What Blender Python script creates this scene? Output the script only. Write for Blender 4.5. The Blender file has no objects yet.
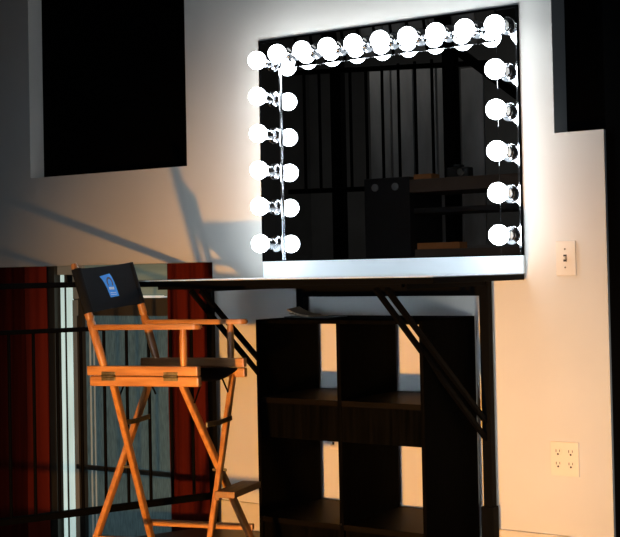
import bpy, bmesh, math, random
from mathutils import Vector, Matrix
random.seed(7)
col = bpy.context.scene.collection

# ------------------------------------------------------------------ materials
def mat(name, color, rough=.5, metal=0., color2=None, scale=8., stretch=(1, 1, 1), bump=0., emit=0., emit_col=None, spec=.5, detail=4., lo=.3, hi=.7):
    m = bpy.data.materials.new(name); m.use_nodes = True
    nt = m.node_tree; b = nt.nodes['Principled BSDF']
    b.inputs['Roughness'].default_value = rough
    b.inputs['Metallic'].default_value = metal
    b.inputs['Specular IOR Level'].default_value = spec
    c2 = color2 or tuple(c * .88 for c in color)
    tc = nt.nodes.new('ShaderNodeTexCoord'); mp = nt.nodes.new('ShaderNodeMapping')
    mp.inputs['Scale'].default_value = stretch
    ns = nt.nodes.new('ShaderNodeTexNoise'); ns.inputs['Scale'].default_value = scale; ns.inputs['Detail'].default_value = detail
    cr = nt.nodes.new('ShaderNodeValToRGB')
    cr.color_ramp.elements[0].position = lo; cr.color_ramp.elements[1].position = hi
    cr.color_ramp.elements[0].color = (*c2, 1); cr.color_ramp.elements[1].color = (*color, 1)
    nt.links.new(tc.outputs['Object'], mp.inputs['Vector']); nt.links.new(mp.outputs['Vector'], ns.inputs['Vector'])
    nt.links.new(ns.outputs['Fac'], cr.inputs['Fac']); nt.links.new(cr.outputs['Color'], b.inputs['Base Color'])
    if bump:
        bp = nt.nodes.new('ShaderNodeBump'); bp.inputs['Strength'].default_value = bump; bp.inputs['Distance'].default_value = .002
        nt.links.new(ns.outputs['Fac'], bp.inputs['Height']); nt.links.new(bp.outputs['Normal'], b.inputs['Normal'])
    if emit:
        b.inputs['Emission Strength'].default_value = emit
        if emit_col: b.inputs['Emission Color'].default_value = (*emit_col, 1)
        else: nt.links.new(cr.outputs['Color'], b.inputs['Emission Color'])
    return m

M = {}
M['wall'] = mat('painted_plaster', (.66, .635, .585), .75, color2=(.60, .575, .53), scale=2.2, bump=.08, spec=.2, detail=6)
M['reveal'] = M['wall']
M['base'] = mat('baseboard_paint', (.66, .60, .52), .5)
M['ceil'] = mat('ceiling_paint', (.10, .10, .10), .9)
M['darkwall'] = mat('dark_wall_paint', (.11, .11, .11), .8, color2=(.08, .08, .08), scale=3)
M['floor'] = mat('dark_wood_floor', (.075, .038, .022), .45, color2=(.035, .018, .012), scale=5, stretch=(.6, 7, 1))
M['black'] = mat('black_steel', (.0014, .0014, .0016), .72, spec=.05)
M['blackwood'] = mat('black_brown_laminate', (.0026, .0023, .0020), .8, color2=(.0006, .0006, .0005), scale=10, stretch=(8, 8, .6), spec=.01)
M['shelfwood'] = mat('black_brown_shelf', (.0045, .0028, .002), .5, color2=(.0015, .0012, .001), scale=10, stretch=(.6, 8, 8), spec=.05)
M['void'] = mat('black_panel_paint', (.0009, .0009, .0010), .9, spec=.03)
M['laminate'] = mat('white_laminate', (.90, .93, .96), .6, color2=(.87, .90, .93))
M['ledge'] = mat('white_ledge_paint_glow', (.92, .95, .97), .6, color2=(.89, .93, .96), emit=.13, emit_col=(.70, .90, 1.))  # faint bluish emission added, standing in for bulb light on the board
M['wood'] = mat('honey_wood', (.47, .215, .070), .38, color2=(.27, .105, .03), scale=9, stretch=(1, 8, 8), bump=.1)
M['woodv'] = mat('honey_wood_upright', (.47, .215, .070), .38, color2=(.28, .11, .032), scale=9, stretch=(8, 8, 1), bump=.1)
M['wooddark'] = mat('brown_footrest_wood', (.20, .085, .03), .5, color2=(.11, .045, .018), scale=9, stretch=(8, 1, 8), bump=.1)
M['canvas'] = mat('navy_black_canvas', (.007, .009, .012), .9, color2=(.005, .006, .009), scale=220, bump=.4, spec=.15)
M['brass'] = mat('aged_metal', (.20, .17, .12), .38, .9, color2=(.09, .075, .05), scale=60)
M['chrome'] = mat('chrome', (.75, .76, .78), .12, 1., color2=(.68, .69, .7))
M['mirror'] = mat('mirror_glass', (.80, .82, .84), .0, 1., color2=(.79, .81, .83), scale=.5)
M['porcelain'] = mat('lamp_collar', (.35, .36, .37), .25, .6)
M['bulb'] = mat('lit_frosted_bulb', (.9, .9, .9), .3, emit=1., emit_col=(.84, .93, 1.0))
M['redlit'] = mat('red_curtain_painted_lit', (.30, .034, .015), .9, color2=(.23, .025, .011), scale=6, stretch=(6, 6, .3), spec=.1)  # lit copy of the red fabric: warm light put into the colour
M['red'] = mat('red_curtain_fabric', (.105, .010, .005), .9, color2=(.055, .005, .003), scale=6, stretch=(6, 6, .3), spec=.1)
M['plate'] = mat('ivory_plastic', (.74, .66, .56), .35, color2=(.72, .64, .54))
M['slot'] = mat('socket_slot', (.03, .02, .015), .6)
M['blue'] = mat('blue_print_glow', (.015, .24, .72), .7, color2=(.02, .20, .60), scale=60, emit=.35)  # emission added to brighten the print, which is no light source
M['brown'] = mat('brown_print', (.12, .10, .16), .8)
M['white'] = mat('white_print_glow', (.85, .85, .9), .7, emit=.08)  # slight glow added to lift the lettering
M['paper'] = mat('booklet_paper', (.50, .36, .22), .6)
M['paperdark'] = mat('booklet_cover', (.055, .055, .05), .4)
M['orange'] = mat('orange_board', (.50, .19, .05), .7)
M['brownboard'] = mat('brown_board', (.09, .06, .04), .7)
M['grey'] = mat('grey_panel', (.30, .30, .30), .7, color2=(.22, .225, .23), scale=4, stretch=(4, 4, 1))
M['frame_dark'] = mat('bronze_window_frame', (.05, .045, .035), .5)
M['frame_light'] = mat('pale_window_frame_glow', (.55, .62, .58), .5, color2=(.42, .47, .43), scale=4, stretch=(8, 8, .5), emit=.16)  # emission in place of daylight falling on the frame
M['frame_beige'] = mat('beige_window_frame_glow', (.32, .29, .22), .6, emit=.13)  # beige frame glows a little instead of being lit
M['sill'] = mat('window_sill_glow', (.8, .85, .8), .5, emit=.5)  # brightness of the sill line comes from added emission
M['black_room'] = mat('dark_cabinet_paint', (.012, .012, .013), .6)

def glass_mat(name, c1, c2, emit, scale, stretch):
    m = mat(name, c1, .35, color2=c2, scale=scale, stretch=stretch, emit=emit, detail=8, lo=.35, hi=.68)  # pane emission stands in for light behind the glass
    return m
M['teal'] = glass_mat('frosted_teal_glass', (.075, .125, .135), (.035, .062, .070), .45, 26, (9, 9, .9))
M['pale'] = glass_mat('pale_green_glass', (.22, .27, .22), (.15, .19, .155), .32, 3, (.3, .3, 9))
M['dayglow'] = glass_mat('daylit_strip_glow', (.55, .72, .68), (.38, .50, .47), .95, 3, (8, 8, .8))  # glowing strips imitate daylight on white frame posts

# ------------------------------------------------------------------ mesh helpers
def T(bm, vs, mx):
    if mx is not None: bmesh.ops.transform(bm, matrix=mx, verts=vs)

def box(bm, x0, x1, y0, y1, z0, z1, bev=0., mx=None):
    r = bmesh.ops.create_cube(bm, size=1.); vs = r['verts']
    bmesh.ops.transform(bm, matrix=Matrix.Translation(((x0+x1)/2, (y0+y1)/2, (z0+z1)/2)) @ Matrix.Diagonal((abs(x1-x0), abs(y1-y0), abs(z1-z0), 1)), verts=vs)
    if bev:
        es = list({e for v in vs for e in v.link_edges})
        g = bmesh.ops.bevel(bm, geom=es, offset=bev, segments=2, affect='EDGES', profile=.6)
        vs = list({v for f in g['faces'] for v in f.verts} | {v for v in vs if v.is_valid})
    T(bm, vs, mx)

def frame_to(p, q, up=(0, 0, 1)):
    p = Vector(p); q = Vector(q); d = (q-p); L = d.length; z = d.normalized()
    u = Vector(up)
    if abs(z.dot(u)) > .98: u = Vector((0, 1, 0))
    x = u.cross(z).normalized(); y = z.cross(x)
    mx = Matrix((x, y, z)).transposed().to_4x4(); mx.translation = p
    return mx, L

def rod(bm, p, q, r, r2=None, seg=16):
    mx, L = frame_to(p, q)
    rs = bmesh.ops.create_cone(bm, cap_ends=True, segments=seg, radius1=r, radius2=r if r2 is None else r2, depth=L)
    bmesh.ops.transform(bm, matrix=mx @ Matrix.Translation((0, 0, L/2)), verts=rs['verts'])

def beam(bm, p, q, w, h, up=(0, 0, 1), bev=0.):
    mx, L = frame_to(p, q, up)
    box(bm, -w/2, w/2, -h/2, h/2, 0, L, bev, mx)

def lathe(bm, prof, p=(0, 0, 0), q=(0, 0, 1), seg=24):
    """prof = [(radius, distance along p->q)]"""
    mx, _ = frame_to(p, q)
    rings = []
    for r, t in prof:
        if r < 1e-6: rings.append([bm.verts.new(mx @ Vector((0, 0, t)))])
        else: rings.append([bm.verts.new(mx @ Vector((r*math.cos(2*math.pi*i/seg), r*math.sin(2*math.pi*i/seg), t))) for i in range(seg)])
    for a, b in zip(rings, rings[1:]):
        for i in range(seg):
            j = (i+1) % seg
            if len(a) == 1 and len(b) == 1: continue
            if len(a) == 1: bm.faces.new((a[0], b[i], b[j]))
            elif len(b) == 1: bm.faces.new((a[i], a[j], b[0]))
            else: bm.faces.new((a[i], a[j], b[j], b[i]))

def prism(bm, pts, d):
    """pts: list of 3D points (closed polygon), extruded by vector d"""
    a = [bm.verts.new(Vector(p)) for p in pts]; b = [bm.verts.new(Vector(p)+Vector(d)) for p in pts]
    bm.faces.new(a); bm.faces.new(b[::-1]); n = len(a)
    for i in range(n): bm.faces.new((a[i], b[i], b[(i+1) % n], a[(i+1) % n]))

def obj(name, bm, m, parent=None, smooth=False):
    bmesh.ops.recalc_face_normals(bm, faces=bm.faces)
    me = bpy.data.meshes.new(name); bm.to_mesh(me); bm.free()
    if smooth:
        for p in me.polygons: p.use_smooth = True
        try: me.set_sharp_from_angle(angle=math.radians(40))
        except Exception: pass
    me.materials.append(M[m] if isinstance(m, str) else m)
    o = bpy.data.objects.new(name, me); col.objects.link(o)
    if parent: o.parent = parent
    return o

def B(): return bmesh.new()
def part(name, m, parent, fn, smooth=False, label=None):
    bm = B(); fn(bm); o = obj(name, bm, m, parent, smooth)
    if label: o['label'] = label
    return o
def tag(o, label, cat, group=None):
    o['label'] = label; o['category'] = cat
    if group: o['group'] = group
    return o
def thing(name, label, cat, loc=(0, 0, 0), rz=0, group=None):
    o = bpy.data.objects.new(name, None); col.objects.link(o)
    o.empty_display_size = .1; o.location = loc; o.rotation_euler = (0, 0, rz)
    return tag(o, label, cat, group)
def struct(name, m, fn, parent=None, label=None):
    o = part(name, m, parent, fn)
    if not parent: o['kind'] = 'structure'
    if label: o['label'] = label
    return o
def relpart(name, m, parent, fn, smooth=False, label=None):
    """geometry given in world coordinates, parent sits at parent.location without rotation"""
    o = part(name, m, parent, fn, smooth, label)
    o.data.transform(Matrix.Translation(-parent.location))
    return o

# ------------------------------------------------------------------ room shell
XR = -1.474                      # right end of the light wall
ZO = 1.025                       # top of the stairwell opening
TH = .25
def wall_back(bm):
    # x / z grid with the openings left out
    xs = [-7.0, -5.6, -4.07, -3.197, -3.079, -1.6435, XR]
    zs = [-.9, 0, ZO, 1.408, 1.421, 3.1]
    def solid(xa, xb, za, zb):
        x = (xa+xb)/2; z = (za+zb)/2
        if -5.6 < x < -3.079 and z < ZO: return False
        if -4.07 < x < -3.197 and z > 1.408: return False
        if x > -1.6435 and z > 1.421: return False
        return True
    V = {}
    def vert(x, y, z):
        k = (round(x, 4), round(y, 4), round(z, 4))
        if k not in V: V[k] = bm.verts.new(k)
        return V[k]
    S = {(i, j): solid(xs[i], xs[i+1], zs[j], zs[j+1]) for i in range(len(xs)-1) for j in range(len(zs)-1)}
    for (i, j), s in S.items():
        if not s: continue
        xa, xb, za, zb = xs[i], xs[i+1], zs[j], zs[j+1]
        bm.faces.new([vert(xa, 0, za), vert(xb, 0, za), vert(xb, 0, zb), vert(xa, 0, zb)])
        bm.faces.new([vert(xa, TH, za), vert(xa, TH, zb), vert(xb, TH, zb), vert(xb, TH, za)])
        if not S.get((i-1, j)): bm.faces.new([vert(xa, 0, za), vert(xa, 0, zb), vert(xa, TH, zb), vert(xa, TH, za)])
        if not S.get((i+1, j)): bm.faces.new([vert(xb, 0, za), vert(xb, TH, za), vert(xb, TH, zb), vert(xb, 0, zb)])
        if not S.get((i, j-1)): bm.faces.new([vert(xa, 0, za), vert(xa, TH, za), vert(xb, TH, za), vert(xb, 0, za)])
        if not S.get((i, j+1)): bm.faces.new([vert(xa, 0, zb), vert(xb, 0, zb), vert(xb, TH, zb), vert(xa, TH, zb)])
struct('wall_back', 'wall', wall_back)

# floor: stops at the railing, beyond it is the stairwell
def floor(bm):
    pts = [(-3.079, 0, 0), (-3.045, -.03, 0), (XR+1.6, 0, 0), (XR+1.6, -6.5, 0), (-6.9, -6.5, 0), (-6.9, -2.2, 0), (-4.05, -2.2, 0)]
    prism(bm, pts, (0, 0, -.12))
struct('floor', 'floor', floor)
struct('floor_stairwell', 'floor', lambda bm: box(bm, -6.9, -2.6, -2.4, 1.2, -.95, -.9))
struct('ceiling', 'ceil', lambda bm: box(bm, -7.1, 2.0, -6.6, .3, 3.1, 3.2))
struct('wall_left', 'darkwall', lambda bm: box(bm, -7.1, -6.9, -6.6, 1.2, -.95, 3.1))
struct('wall_front', 'darkwall', lambda bm: box(bm, -7.1, 2.0, -6.7, -6.5, -.12, 3.1))
struct('wall_side', 'darkwall', lambda bm: box(bm, 1.9, 2.1, -6.6, .3, -.12, 3.1))
struct('wall_right', 'void', lambda bm: box(bm, XR+.002, 1.9, .012, .24, -.05, 3.1))
struct('wall_stairwell', 'darkwall', lambda bm: box(bm, -6.9, -2.6, 1.0, 1.1, -.95, 1.6))
struct('baseboard_back', 'base', lambda bm: box(bm, -3.076, XR, -.014, -.0005, 0, .102, .003))

# upper windows, blacked out
w = struct('window_1', 'void', lambda bm: box(bm, -4.069, -3.198, .080, .10, 1.409, 3.09))
w['label'] = 'tall blacked-out window recess left of the lighted mirror'
w = struct('window_2', 'void', lambda bm: box(bm, -1.6425, XR+.002, .109, .13, 1.422, 3.09))
w['label'] = 'blacked-out recess in the upper right corner of the wall'

# window in the stairwell, behind the railing
wy = .30
struct('window_3', 'teal', lambda bm: box(bm, -4.045, -3.30, wy, wy+.01, -.9, .80), label='frosted teal window glass seen through the black railing')
struct('window_4', 'pale', lambda bm: box(bm, -4.045, -3.30, wy, wy+.01, .885, 1.6), label='pale green upper pane above the teal glass')
struct('trim_3', 'frame_dark', lambda bm: box(bm, -4.07, -3.30, wy-.02, wy+.03, .80, .878))
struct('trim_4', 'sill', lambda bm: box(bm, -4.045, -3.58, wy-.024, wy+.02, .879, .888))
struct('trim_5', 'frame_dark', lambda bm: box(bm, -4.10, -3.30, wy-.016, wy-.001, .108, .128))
struct('trim_6', 'dayglow', lambda bm: box(bm, -4.190, -4.168, wy-.008, wy, -.9, .985), label='pale strip of window frame with added daylight glow, left of the teal glass')
struct('trim_7', 'dayglow', lambda bm: box(bm, -4.1535, -4.116, wy-.008, wy, -.9, .93), label='second pale strip of window frame with added daylight glow, nearest the teal glass')
struct('trim_8', 'frame_beige', lambda bm: box(bm, -4.117, -4.080, wy-.008, wy, -.9, .87))
struct('trim_9', 'frame_dark', lambda bm: box(bm, -4.1675, -4.1540, wy-.006, wy, -.9, .985))
struct('trim_10', 'frame_beige', lambda bm: (box(bm, -4.206, -4.05, wy-.01, wy+.03, .985, 1.5), box(bm, -4.116, -4.05, wy-.005, wy+.03, .875, .98)))
struct('trim_11', 'frame_dark', lambda bm: box(bm, -4.079, -4.046, wy-.02, wy+.02, -.9, .80))
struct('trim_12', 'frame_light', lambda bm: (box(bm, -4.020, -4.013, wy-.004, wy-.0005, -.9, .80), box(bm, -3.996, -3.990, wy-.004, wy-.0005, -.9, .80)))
M['glaze'] = None
struct('trim_13', 'frame_dark', lambda bm: box(bm, -4.245, -4.207, wy-.03, wy+.03, -.9, 1.5))

def curtain(bm, x0, x1, y, z0, z1, n, amp):
    N = n*10
    front = []; back = []
    for i in range(N+1):
        t = i/N; x = x0+(x1-x0)*t
        yy = y + amp*math.sin(t*n*2*math.pi) + amp*.4*math.sin(t*n*4.7*math.pi+1)
        front.append((x, yy)); back.append((x, yy+.004))
    K = 8
    gr = []
    for L in (front, back):
        g = []
        for k in range(K+1):
            z = z0+(z1-z0)*k/K
            g.append([bm.verts.new((x+.003*math.sin(k*1.7+x*40), yy, z)) for x, yy in L])
        gr.append(g)
        for k in range(K):
            for i in range(N): bm.faces.new((g[k][i], g[k][i+1], g[k+1][i+1], g[k+1][i]))
    a, b = gr
    for k in range(K):
        bm.faces.new((a[k][0], a[k+1][0], b[k+1][0], b[k][0])); bm.faces.new((a[k][N], b[k][N], b[k+1][N], a[k+1][N]))
    for i in range(N):
        bm.faces.new((a[0][i], b[0][i], b[0][i+1], a[0][i+1])); bm.faces.new((a[K][i], a[K][i+1], b[K][i+1], b[K][i]))
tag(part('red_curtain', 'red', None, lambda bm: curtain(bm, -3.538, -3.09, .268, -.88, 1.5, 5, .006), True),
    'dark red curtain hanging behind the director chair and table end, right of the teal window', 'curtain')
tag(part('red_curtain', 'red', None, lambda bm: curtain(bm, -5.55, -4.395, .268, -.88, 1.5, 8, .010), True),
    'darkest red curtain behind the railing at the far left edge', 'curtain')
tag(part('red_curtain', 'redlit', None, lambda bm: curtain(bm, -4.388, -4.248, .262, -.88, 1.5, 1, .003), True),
    'narrow red curtain coloured as lit by warm light, behind the railing, just left of the pale window frame', 'curtain')

# ------------------------------------------------------------------ railing
rail = thing('metal_railing', 'black metal railing with thin upright bars behind the director chair', 'railing', (-3.03, -.07, 0))
R0 = Vector((-3.043, -.062, 0)); RD = Vector((-.345, -.765, 0)).normalized()
RL = 1.75
def rp(s, z): p = R0+RD*s; return (p.x, p.y, z)
relpart('top_rail', 'black', rail, lambda bm: beam(bm, rp(0, .950), rp(RL, .950), .030, .020, bev=.004))
relpart('middle_rail', 'black', rail, lambda bm: beam(bm, rp(0, .787), rp(RL, .787), .022, .016, bev=.003))
relpart('bottom_rail', 'black', rail, lambda bm: beam(bm, rp(0, .128), rp(RL, .128), .030, .024, bev=.004))
relpart('post', 'black', rail, lambda bm: box(bm, R0.x-.012, R0.x+.012, R0.y-.012, R0.y+.012, -.03, .957, .002))
# bars spaced evenly along the run
for k in range(18):
    s = .085 + k*.0895
    if s > RL-.02: break
    relpart('baluster', 'black', rail, lambda bm: rod(bm, rp(s, .128), rp(s, .787), .0062, seg=12), True)
relpart('post', 'black', rail, lambda bm: beam(bm, rp(RL, -.0), rp(RL, .957), .026, .026, bev=.002))

# ------------------------------------------------------------------ vanity table
tb = thing('makeup_table', 'white-topped black steel makeup table with diagonal braces fixed under the lighted mirror', 'table', (-2.33, -.33, 0))
TX0, TX1, TY = -2.905, -1.755, -.655
relpart('tabletop', 'black', tb, lambda bm: box(bm, TX0, TX1, TY, -.0155, .9395, .9582, .002))
relpart('laminate_surface', 'laminate', tb, lambda bm: box(bm, TX0+.004, TX1-.004, TY+.004, -.0155, .9584, .9608, .0005), label='white laminate work surface')
def apron(bm):
    for y0, y1 in ((TY+.04, TY+.06), (-.33, -.31)): box(bm, TX0+.07, TX1-.13, y0, y1, .929, .9393)
    for x in (-2.635, -1.895): box(bm, x-.015, x+.015, TY+.062, -.055, .922, .9393)
relpart('support_bar', 'black', tb, apron)
relpart('back_rail', 'black', tb, lambda bm: box(bm, -2.62, -1.905, -.052, -.022, .888, .928, .002))
for x in (-2.635, -1.890):
    relpart('leg', 'black', tb, lambda bm: box(bm, x-.016, x+.016, -.052, -.018, .0, .938, .002))
def foot(bm, x):
    box(bm, x-.024, x+.021, -.058, -.0145, .0, .182, .002)
relpart('foot', 'black', tb, lambda bm: foot(bm, -2.635)); relpart('foot', 'black', tb, lambda bm: foot(bm, -1.890))
for p, q in (((-1.934, -.62, .925), (-1.892, -.035, .456)), ((-1.972, -.62, .925), (-1.892, -.035, .397)),
             ((-2.644, -.62, .925), (-2.632, -.035, .456)), ((-2.687, -.62, .925), (-2.632, -.035, .397))):
    relpart('brace', 'black', tb, lambda bm: beam(bm, p, q, .015, .015, bev=.0015))

# white splash board under the mirror
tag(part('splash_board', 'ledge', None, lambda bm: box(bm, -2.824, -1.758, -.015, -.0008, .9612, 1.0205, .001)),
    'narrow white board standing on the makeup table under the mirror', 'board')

# ------------------------------------------------------------------ open shelf unit
CX0, CX1, CY0, CY1, CZ = -2.583, -1.934, -.40, -.032, .820
sh = thing('shelf_unit', 'black-brown open-backed shelf unit standing under the makeup table', 'shelf', ((CX0+CX1)/2, (CY0+CY1)/2, 0))
t_ = .013
relpart('side_panel', 'blackwood', sh, lambda bm: box(bm, CX0, CX0+t_, CY0, CY1, 0, CZ-t_))
relpart('side_panel', 'blackwood', sh, lambda bm: box(bm, CX1-t_, CX1, CY0, CY1, 0, CZ-t_))
relpart('top_panel', 'blackwood', sh, lambda bm: box(bm, CX0, CX1, CY0, CY1, CZ-t_, CZ, .001))
relpart('divider', 'blackwood', sh, lambda bm: box(bm, -2.258, -2.243, CY0+.001, CY1, .02, CZ-t_))
for z in (.555, .150):
    for xa, xb in ((CX0+t_, -2.258), (-2.243, CX1-t_)):
        relpart('shelf_board', 'shelfwood', sh, lambda bm: box(bm, xa, xb, CY0+.002, CY1, z-.018, z))
for xa, xb in ((CX0+t_, -2.258), (-2.243, CX1-t_)):
    relpart('front_rail', 'blackwood', sh, lambda bm: box(bm, xa, xb, CY0+.004, CY0+.018, .420, .537))
    relpart('kick_board', 'blackwood', sh, lambda bm: box(bm, xa, xb, CY0+.012, CY0+.026, 0, .132))
relpart('shelf_pin', 'chrome', sh, lambda bm: rod(bm, (-2.2505, CY0+.001, .152), (-2.2505, CY0-.003, .152), .003, seg=10), label='tiny bright metal fixing on the divider')
relpart('shelf_pin', 'orange', sh, lambda bm: rod(bm, (-1.952, CY0+.0, .803), (-1.952, CY0-.003, .803), .003, seg=10), label='tiny orange fixing at the top corner')

# booklets on top of the shelf unit
def sheet(bm, cx, cy, z, w, d, rot, bend, th=.0012):
    N = 10; c = math.cos(rot); s = math.sin(rot); rows = []
    for off in (0, th):
        g = []
        for i in range(N+1):
            u = i/N
            g.append([bm.verts.new((cx + c*(u-.5)*w - s*v*d, cy + s*(u-.5)*w + c*v*d, z + off + bend*(1-u)**2 * (1+.2*v))) for v in (-.5, .5)])
        rows.append(g)
        for i in range(N): bm.faces.new((g[i][0], g[i+1][0], g[i+1][1], g[i][1]))
    a, b = rows
    for i in range(N):
        for v in (0, 1): bm.faces.new((a[i][v], a[i+1][v], b[i+1][v], b[i][v]))
    for i in (0, N): bm.faces.new((a[i][0], a[i][1], b[i][1], b[i][0]))
bk = thing('booklet', 'curled booklet lying on the black shelf unit in front of the table leg', 'booklet', (-2.45, -.24, CZ))
relpart('cover', 'paperdark', bk, lambda bm: (sheet(bm, -2.44, -.24, CZ+.0008, .17, .15, .1, .004, .003)))
relpart('page', 'paper', bk, lambda bm: sheet(bm, -2.485, -.245, CZ+.006, .085, .10, .15, .024, .005), label='curled tan pages')
relpart('page', 'paper', bk, lambda bm: sheet(bm, -2.475, -.235, CZ+.0045, .095, .10, -.1, .012, .002), label='flatter tan pages beneath')

# ------------------------------------------------------------------ mirror with bulbs
MX0, MX1, MZ0, MZ1 = -2.829, -1.760, 1.0212, 1.861
SX0, SX1, SZ = -2.732, -1.840, 1.744
mr = thing('vanity_mirror', 'large wall mirror with lit round bulbs along its top and both sides', 'mirror', ((MX0+MX1)/2, -.012, MZ0))
def mframe(bm):
    box(bm, MX0, MX0+.006, -.0125, -.001, MZ0, MZ1); box(bm, MX1-.008, MX1, -.0125, -.001, MZ0, MZ1)
    box(bm, MX0+.006, MX1-.008, -.0125, -.001, MZ1-.010, MZ1); box(bm, MX0+.006, MX1-.008, -.0115, -.001, MZ0, MZ0+.004)
    box(bm, MX0+.006, MX1-.008, -.006, -.001, MZ0+.004, MZ1-.010)
relpart('frame', 'void', mr, mframe)
relpart('frame_edge', 'chrome', mr, lambda bm: box(bm, MX1-.0095, MX1-.0035, -.0140, -.0124, MZ0, MZ1-.06), label='thin silver edge on the right side')
gl = lambda x0, x1, z0, z1: (lambda bm: box(bm, x0, x1, -.010, -.006, z0, z1))
relpart('mirror_glass', 'mirror', mr, gl(SX0+.002, SX1-.001, MZ0+.004, SZ-.001), label='large centre mirror pane')
relpart('mirror_strip', 'mirror', mr, gl(MX0+.006, SX0-.001, MZ0+.004, MZ1-.010))
relpart('mirror_strip', 'mirror', mr, gl(SX1+.001, MX1-.008, MZ0+.004, MZ1-.010))
relpart('mirror_strip', 'mirror', mr, lambda bm: prism(bm, [(SX0+.002, -.0100, SZ+.001), (SX0+.002, -.0218, MZ1-.010), (SX0+.002, -.006, MZ1-.010), (SX0+.002, -.006, SZ+.001)], (SX1-SX0-.003, 0, 0)))
relpart('seam_trim', 'chrome', mr, lambda bm: (rod(bm, (SX0, -.013, MZ0+.004), (SX0, -.013, SZ), .0058, seg=12)), True, 'chrome bead along the left bulb strip')
relpart('seam_trim', 'chrome', mr, lambda bm: box(bm, SX0, SX1, -.0118, -.0098, SZ-.0012, SZ+.0012))
relpart('seam_trim', 'chrome', mr, lambda bm: box(bm, SX1-.0008, SX1+.0008, -.0110, -.0098, MZ0+.004, MZ1-.012))
bulbs = [(-2.766, z, 0) for z in (1.768, 1.634, 1.496, 1.360, 1.225, 1.087)]
bulbs += [(-2.672 + i*(-1.797+2.672)/8, 1.7835 - .0003*i, 6.5) for i in range(9)]
bulbs += [(-1.800, z, 0) for z in (1.636, 1.503, 1.366, 1.228, 1.089)]
DB = .100; RB = .0338
proto = None
for x, z, tilt in bulbs:
    ta = math.radians(tilt)
    loc = Vector((x, -.010 - (.003 if tilt else 0), z + DB*math.sin(ta))) - mr.location
    if proto is None:
        bm = B()
        lathe(bm, [(0, 0), (.031, 0), (.031, .003), (.028, .007), (.0225, .011), (.0200, .013), (.0200, .030), (.0215, .032), (.0215, .037), (.0200, .039), (.0200, .056), (.0165, .060), (.0165, .068), (0, .069)], (0, 0, 0), (0, -1, 0), 28)
        s = obj('lamp_socket', bm, 'chrome', mr, True)
        bm = B()
        prof = [(.0125, .0685), (.0135, .070)]
        a0 = math.acos(-.90)
        for k in range(15):
            a = a0*(1-k/14)
            prof.append((RB*math.sin(a), DB+RB*math.cos(a)))
        prof[-1] = (0, DB+RB)
        lathe(bm, prof, (0, 0, 0), (0, -1, 0), 32)
        g = obj('light_bulb', bm, 'bulb', s, True)
        proto = (s, g)
    else:
        s = proto[0].copy(); col.objects.link(s); s.parent = mr
        g = proto[1].copy(); col.objects.link(g); g.parent = s
    s.location = loc; s.rotation_euler = (ta, 0, 0)

# ------------------------------------------------------------------ wall plates
sw = thing('light_switch', 'ivory light switch plate on the wall right of the mirror', 'light switch', (-1.612, 0, 1.008))
relpart('plate', 'plate', sw, lambda bm: box(bm, -1.646, -1.578, -.0065, 0, .951, 1.065, .002))
relpart('toggle', 'plate', sw, lambda bm: box(bm, -1.619, -1.609, -.019, -.006, 1.004, 1.014, .002))
relpart('toggle_slot', 'slot', sw, lambda bm: (box(bm, -1.620, -1.608, -.0070, -.006, .997, 1.020)))
relpart('screw', 'brass', sw, lambda bm: rod(bm, (-1.614, -.006, 1.038), (-1.614, -.0078, 1.038), .003, seg=10)); relpart('screw', 'brass', sw, lambda bm: rod(bm, (-1.614, -.006, .978), (-1.614, -.0078, .978), .003, seg=10))

def duplex(pl, cx, z0, dz=.028):
    for k in (0, 1):
        zc = z0 + (dz if k else -dz)*.72
        r = relpart('receptacle', 'plate', pl, lambda bm: lathe(bm, [(0, 0), (.0155, 0), (.0155, .0015), (0, .0015)], (cx, -.0062, zc), (cx, -1, zc), 20))
        def slots(bm):
            box(bm, cx-.0075, cx-.0052, -.0084, -.0075, zc-.001, zc+.008); box(bm, cx+.0050, cx+.0070, -.0084, -.0075, zc, zc+.008)
            rod(bm, (cx, -.0075, zc-.007), (cx, -.0084, zc-.007), .0035, seg=10)
        o = part('socket_slot', 'slot', r, slots); o.data.transform(Matrix.Translation(-pl.location))
ou = thing('power_outlet', 'ivory double wall outlet with four sockets low on the right wall', 'outlet', (-1.632, 0, .352))
relpart('plate', 'plate', ou, lambda bm: box(bm, -1.682, -1.584, -.0065, 0, .296, .408, .002))
duplex(ou, -1.655, .354); duplex(ou, -1.611, .354)
ou2 = thing('wall_plate', 'tiny ivory wall plate seen through the lower left opening of the shelf unit', 'wall plate', (-2.528, 0, .352))
relpart('plate', 'plate', ou2, lambda bm: box(bm, -2.545, -2.505, -.006, 0, .328, .372, .002))
relpart('jack', 'slot', ou2, lambda bm: box(bm, -2.534, -2.526, -.0068, -.0055, .346, .356))

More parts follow.
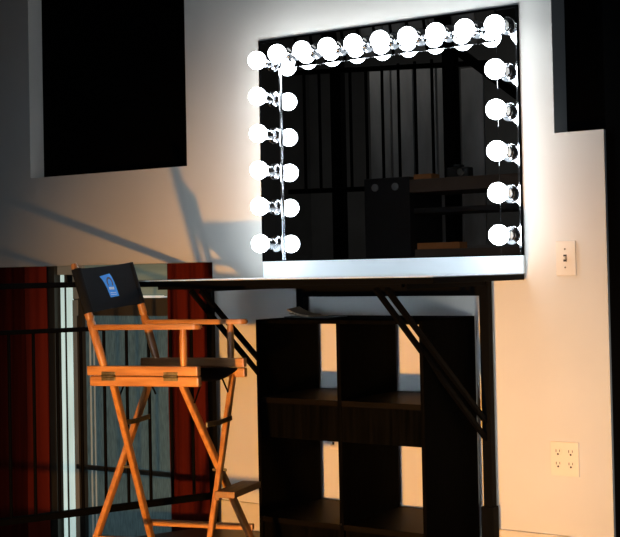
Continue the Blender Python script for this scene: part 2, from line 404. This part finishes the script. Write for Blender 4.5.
# ------------------------------------------------------------------ director chair
ch = thing('director_chair', 'tall honey-wood director chair with black canvas seat and back beside the makeup table', 'chair', (-2.6054, -.8326, 0), math.radians(15.5))
n_, f_ = -.176, .176
for s in (-1, 1):
    b = s*.176
    part('seat_rail', 'wood', ch, lambda bm: (box(bm, -.195, .188, b-.013, b+.013, .6635, .694, .004), box(bm, -.186, .190, b-.013, b+.013, .630, .6615, .005)))
    # back post with turned collar
    part('back_post', 'woodv', ch, lambda bm: lathe(bm, [(0, 0), (.011, .001), (.0125, .01), (.0135, .05), (.0135, .150), (.0115, .155), (.0115, .160), (.0135, .165), (.0130, .18), (.0115, .300), (.0115, .338), (.009, .347), (0, .349)], (-.140, b, .690), (-.240+.004*s, b, 1.022), 20), True)
    # armrest with rounded front end
    def arm(bm):
        pts = []
        for t in range(0, 9):
            a = -math.pi/2 + math.pi*t/8
            pts.append((.176+.022*math.cos(a), b+.022*math.sin(a), .809))
        pts += [(-.10, b+.020, .809), (-.178, b+.011, .809), (-.178, b-.011, .809), (-.10, b-.020, .809)]
        prism(bm, pts, (0, 0, .016))
        es = [e for e in bm.edges if abs(e.verts[0].co.z-e.verts[1].co.z) < 1e-5]
        bmesh.ops.bevel(bm, geom=es, offset=.004, segments=2, affect='EDGES')
    part('armrest', 'wood', ch, arm, True)
    part('arm_post', 'woodv', ch, lambda bm: lathe(bm, [(0, 0), (.010, 0), (.0115, .02), (.0115, .09), (.0095, .117), (0, .117)], (.136, b, .692), (.136, b, .82), 18), True)
    # hinges on the outer face of the rail
    for a in (-.118, .098):
        def hinge(bm):
            y0 = b + s*.013
            box(bm, a-.024, a+.024, min(y0, y0+s*.003), max(y0, y0+s*.003), .648, .676, .001)
            rod(bm, (a-.024, y0+s*.003, .6625), (a+.024, y0+s*.003, .6625), .0045, seg=10)
        part('hinge', 'brass', ch, hinge, label='aged metal hinge')
# crossed legs
for at, ab in ((-.133, -.195), (.136, .220)):
    for s in (-1, 1):
        da = (s*.010 if at > 0 else -s*.020)
        p = Vector((at+da, s*.168, .636)); q = Vector((ab+da-(.020 if (s > 0 and at > 0) else 0), -s*(.224 if at > 0 else .214), 0.004)); q = p+(q-p)*1.062
        part('leg', 'woodv', ch, lambda bm: beam(bm, p, q, .026, .018, up=(1, 0, 0), bev=.006))
    # bolt at the crossing
    am = at*.62+ab*.38
    zc = .392
    part('pivot_bolt', 'brass', ch, lambda bm: rod(bm, (am-.022, 0.028*0, .345), (am+.024, 0, .345), .005, seg=10))
    # folding bracket
    az = at*.8+ab*.2
    part('folding_bracket', 'brass', ch, lambda bm: (beam(bm, (az+.018, -.095, .502), (az+.018, 0, .498), .006, .016, bev=.001), beam(bm, (az+.018, 0, .498), (az+.018, .095, .502), .006, .016, bev=.001)), label='dark metal folding bracket')
    for q in (-1, 1): part('stay', 'black', ch, lambda bm: rod(bm, (at+.012, q*.080, .632), (at+.012, q*.130, .575), .003, seg=8))
# side stretchers and floor runners
for s in (-1, 1):
    b = s*.172
    zs_ = .131 if s < 0 else .118
    part('stretcher', 'wood', ch, lambda bm: box(bm, -.180, .208, b-.010, b+.010, zs_, zs_+.021, .004))
    b2 = s*.230
    part('runner', 'wood', ch, lambda bm: box(bm, -.235, .25, b2-.014, b2+.014, -.0412, -.018, .004))
part('footrest', 'wooddark', ch, lambda bm: box(bm, .200, .268, -.108, .100, .274, .295, .003))
for y0 in (-.085, .060): part('footrest_bracket', 'wooddark', ch, lambda bm: box(bm, .190, .205, y0, y0+.022, .262, .276, .002))
# seat canvas (sags a little)
def seat(bm):
    N = 12; th = .004; L = []
    for off in (0, -th):
        g = []
        for i in range(N+1):
            v = -1+2*i/N; b = v*.163; z = .661 - .024*(1-v*v) + off
            g.append([bm.verts.new((a, b, z)) for a in (-.165, -.08, 0, .08, .165)])
        L.append(g)
        for i in range(N):
            for j in range(4): bm.faces.new((g[i][j], g[i+1][j], g[i+1][j+1], g[i][j+1]))
    p, q = L
    for i in range(N):
        for j in (0, 4): bm.faces.new((p[i][j], p[i+1][j], q[i+1][j], q[i][j]))
    for i in (0, N):
        for j in range(4): bm.faces.new((p[i][j], p[i][j+1], q[i][j+1], q[i][j]))
part('seat', 'canvas', ch, seat, True)
# back canvas: sleeves round the posts and a slightly bowed panel
def post_a(z): return -.140 - .100*(z-.690)/.332
def back(bm):
    N = 14; Mz = 6; th = .003; L = []
    z0, z1 = .873, 1.012
    for off in (0, -th):
        g = []
        for i in range(N+1):
            v = -1+2*i/N; b = v*.172
            row = []
            for k in range(Mz+1):
                z = z0+(z1-z0)*k/Mz + .004*abs(v)**3*(1 if k == Mz else 0) + .009*v
                row.append(bm.verts.new((post_a(z)+.012 - .014*(1-v*v) + off, b, z)))
            g.append(row)
        L.append(g)
        for i in range(N):
            for k in range(Mz): bm.faces.new((g[i][k], g[i+1][k], g[i+1][k+1], g[i][k+1]))
    p, q = L
    for i in range(N):
        for k in (0, Mz): bm.faces.new((p[i][k], p[i+1][k], q[i+1][k], q[i][k]))
    for s in (-1, 1):
        b = s*.176
        lathe(bm, [(.0135, 0), (.0165, 0), (.0160, .148), (.0128, .148), (.0135, 0)], (post_a(z0+.009*s-.002), b, z0+.009*s-.002), (post_a(z1+.009*s+.004), b, z1+.009*s+.004), 20)
bc = part('backrest', 'canvas', ch, back, True)
# printed badge on the canvas, facing forward
def on_back(b, z, e=.0):
    b = b*.85+.006
    return (post_a(z)+.012-.014*(1-(b/.172)**2)+e, b, z)
def patch(bm, pts, e):
    vs = [bm.verts.new(on_back(b, z, e)) for b, z in pts]; bm.faces.new(vs)
def tri_strip(bm, L, R, e):
    for i in range(len(L)-1): patch(bm, [L[i], R[i], R[i+1], L[i+1]], e)
def badge(bm):
    Lf = [(-.018, .908), (-.023, .925), (-.026, .939), (-.036, .957), (-.043, .966), (-.059, .979)]
    Rt = [(.049, .912), (.047, .930), (.045, .944), (.041, .960), (.035, .975), (.024, .988)]
    Ml = [((a[0]*.5+b[0]*.5), (a[1]+b[1])/2) for a, b in zip(Lf, Rt)]
    tri_strip(bm, Lf, Ml, .0012); tri_strip(bm, Ml, Rt, .0012)
part('badge', 'blue', bc, badge, label='blue printed badge with a brown arch and white lettering')
def arch(bm):
    c = (.006, .958); N = 14
    for i in range(N):
        a0 = math.radians(-40+260*i/N); a1 = math.radians(-40+260*(i+1)/N)
        q = []
        for a, r in ((a0, 1), (a1, 1), (a1, .62), (a0, .62)): q.append((c[0]+.023*r*math.cos(a), c[1]+.019*r*math.sin(a)))
        patch(bm, q, .0018)
part('badge_emblem', 'brown', bc, arch)
def letters(bm):
    z0, z1 = .934, .9425; b = -.011
    for wdt in (.008, .008, .007, .009):
        patch(bm, [(b, z0), (b+wdt, z0+.0008), (b+wdt, z1+.0008), (b, z1)], .0018); b += wdt+.0016
    for z in (.9225, .9165): patch(bm, [(-.012, z), (.034, z+.001), (.034, z+.0026), (-.012, z+.0016)], .0016)
part('badge_lettering', 'white', bc, letters)

for o_ in ch.children_recursive:
    if o_.type == 'MESH': o_.data.transform(Matrix(((.96, .050, 0, 0), (0, .96, 0, 0), (0, 0, .96, .0396), (0, 0, 0, 1))))

# ------------------------------------------------------------------ far side of the room (seen only in the mirror)
RY = -3.0
rr = thing('stair_railing', 'dark upright-bar railing with a thick post seen reflected in the mirror', 'railing', (-3.9, RY, 0))
relpart('top_rail', 'black', rr, lambda bm: beam(bm, (-4.75, RY, 2.285), (-3.3, RY, 2.20), .035, .03, bev=.003))
relpart('bottom_rail', 'black', rr, lambda bm: beam(bm, (-4.75, RY, 1.50), (-3.3, RY, 1.475), .035, .03, bev=.003))
for k in range(9):
    x = -4.62 + k*.118
    relpart('baluster', 'black', rr, lambda bm: rod(bm, (x, RY, 1.49), (x, RY, 2.26), .010, seg=10))
relpart('post', 'black', rr, lambda bm: box(bm, -3.585, -3.505, RY-.03, RY+.04, 0, 3.1, .004))
relpart('post', 'black', rr, lambda bm: box(bm, -4.42, -4.34, RY-.06, RY+.0, 0, 3.1, .004))
relpart('brace', 'black', rr, lambda bm: beam(bm, (-3.54, RY, 2.33), (-3.10, RY, 1.98), .05, .05, bev=.003))
for k in range(5):
    x0 = -4.36+k*.17
    tag(part('wall_panel', 'grey', None, lambda bm: box(bm, x0, x0+.155, RY-.42, RY-.40, 1.12, 2.33 - .02*k, .004)),
        'tall grey panel behind the reflected railing', 'panel', 'grey panels reflected behind the railing')
ct = thing('tall_counter', 'black tall counter with a side cabinet seen reflected in the mirror', 'cabinet', (-3.75, RY+.35, 0))
relpart('cabinet_box', 'black_room', ct, lambda bm: box(bm, -3.905, -3.60, -2.95, -2.55, 0, 1.515, .003))
relpart('counter_top', 'brownboard', ct, lambda bm: box(bm, -3.60, -2.90, -2.95, -2.55, 1.42, 1.495, .003))
relpart('counter_shelf', 'black_room', ct, lambda bm: box(bm, -3.60, -2.90, -2.95, -2.60, 1.30, 1.33))
relpart('counter_shelf', 'brownboard', ct, lambda bm: box(bm, -3.60, -2.90, -2.95, -2.60, 1.02, 1.09))
relpart('counter_end', 'black_room', ct, lambda bm: box(bm, -2.90, -2.86, -2.95, -2.55, 0, 1.49))
for x in (-3.829, -3.693):
    relpart('knob', 'grey', ct, lambda bm: lathe(bm, [(0, 0), (.022, 0), (.022, .008), (0, .01)], (x, -2.55, 1.46), (x, -1, 1.46), 16))
tag(part('cardboard_box', 'orange', None, lambda bm: box(bm, -3.598, -3.48, -2.70, -2.60, 1.4955, 1.528, .003)), 'small orange box on the tall counter seen in the mirror', 'box')
cam_ = thing('compact_camera', 'small dark camera with a bright lens on the reflected counter', 'camera', (-3.33, -2.65, 1.4955))
relpart('body', 'black_room', cam_, lambda bm: (box(bm, -3.395, -3.255, -2.69, -2.62, 1.4955, 1.555, .008)))
relpart('viewfinder', 'black_room', cam_, lambda bm: box(bm, -3.35, -3.31, -2.685, -2.625, 1.556, 1.572, .004))
relpart('lens', 'chrome', cam_, lambda bm: lathe(bm, [(0, 0), (.020, 0), (.022, .03), (.015, .032), (0, .026)], (-3.29, -2.62, 1.525), (-3.29, -1, 1.525), 18), True)
tag(part('wooden_plank', 'orange', None, lambda bm: box(bm, -3.595, -3.32, -2.72, -2.62, 1.0905, 1.128, .003)), 'orange-brown plank on the lower shelf of the reflected counter', 'plank')

# ------------------------------------------------------------------ lights
M['bulb'].node_tree.nodes['Principled BSDF'].inputs['Emission Strength'].default_value = 17.0

def spot(name, loc, target, energy, color, size, angle, blend):
    l = bpy.data.lights.new(name, 'SPOT'); l.energy = energy; l.color = color
    l.shadow_soft_size = size; l.spot_size = math.radians(angle); l.spot_blend = blend
    o = bpy.data.objects.new(name, l); col.objects.link(o); o.location = loc
    d = Vector(target)-Vector(loc); o.rotation_euler = d.to_track_quat('-Z', 'Y').to_euler()
    return o
spot('warm_spot', (-1.88, -3.0, .17), (-2.4, 0, .20), 450, (1, .455, .085), .03, 66, 1.)
def area(name, loc, target, energy, color, sx, sy):
    l = bpy.data.lights.new(name, 'AREA'); l.energy = energy; l.color = color; l.shape = 'RECTANGLE'; l.size = sx; l.size_y = sy
    o = bpy.data.objects.new(name, l); col.objects.link(o); o.location = loc
    d = Vector(target)-Vector(loc); o.rotation_euler = d.to_track_quat('-Z', 'Y').to_euler()
    return o
area('back_room_fill', (-4.6, -3.5, 3.05), (-4.3, -4.3, 1.5), 24, (1., .96, .88), 1.4, .6)  # added fill light, unseen; lifts what the mirror reflects
sf = area('soft_fill', (-.6, -5.2, .8), (-2.15, 0, .7), 6, (.66, .82, 1.), 1.2, 1.0)
sf.data.spread = math.radians(50)

spot('side_fill', (-.25, -2.1, .30), (-1.72, 0, .50), 85, (.92, .90, .82), .12, 32, 1.)  # added off-frame light that whitens the lower right wall

wd = bpy.data.worlds.new('world'); wd.use_nodes = True
wd.node_tree.nodes['Background'].inputs['Color'].default_value = (.5, .6, .75, 1)
wd.node_tree.nodes['Background'].inputs['Strength'].default_value = .02
bpy.context.scene.world = wd

# ------------------------------------------------------------------ camera
cd = bpy.data.cameras.new('camera'); cam = bpy.data.objects.new('camera', cd); col.objects.link(cam)
yaw, pitch, roll = .5861807, .0231179, -.0200709
f = Vector((-math.sin(yaw)*math.cos(pitch), math.cos(yaw)*math.cos(pitch), math.sin(pitch)))
r = Vector((math.cos(yaw), math.sin(yaw), 0)); u = r.cross(f)
r2 = r*math.cos(roll)+u*math.sin(roll); u2 = u*math.cos(roll)-r*math.sin(roll)
mx = Matrix((r2, u2, -f)).transposed().to_4x4(); mx.translation = (0, -3.943, .99)
cam.matrix_world = mx
cd.sensor_width = 36; cd.lens = 1275/620*36; cd.shift_y = -29.118/620
cd.clip_start = .05
bpy.context.scene.camera = cam
vs = bpy.context.scene.view_settings
vs.view_transform = 'Standard'; vs.look = 'None'; vs.exposure = 0; vs.gamma = 1.0
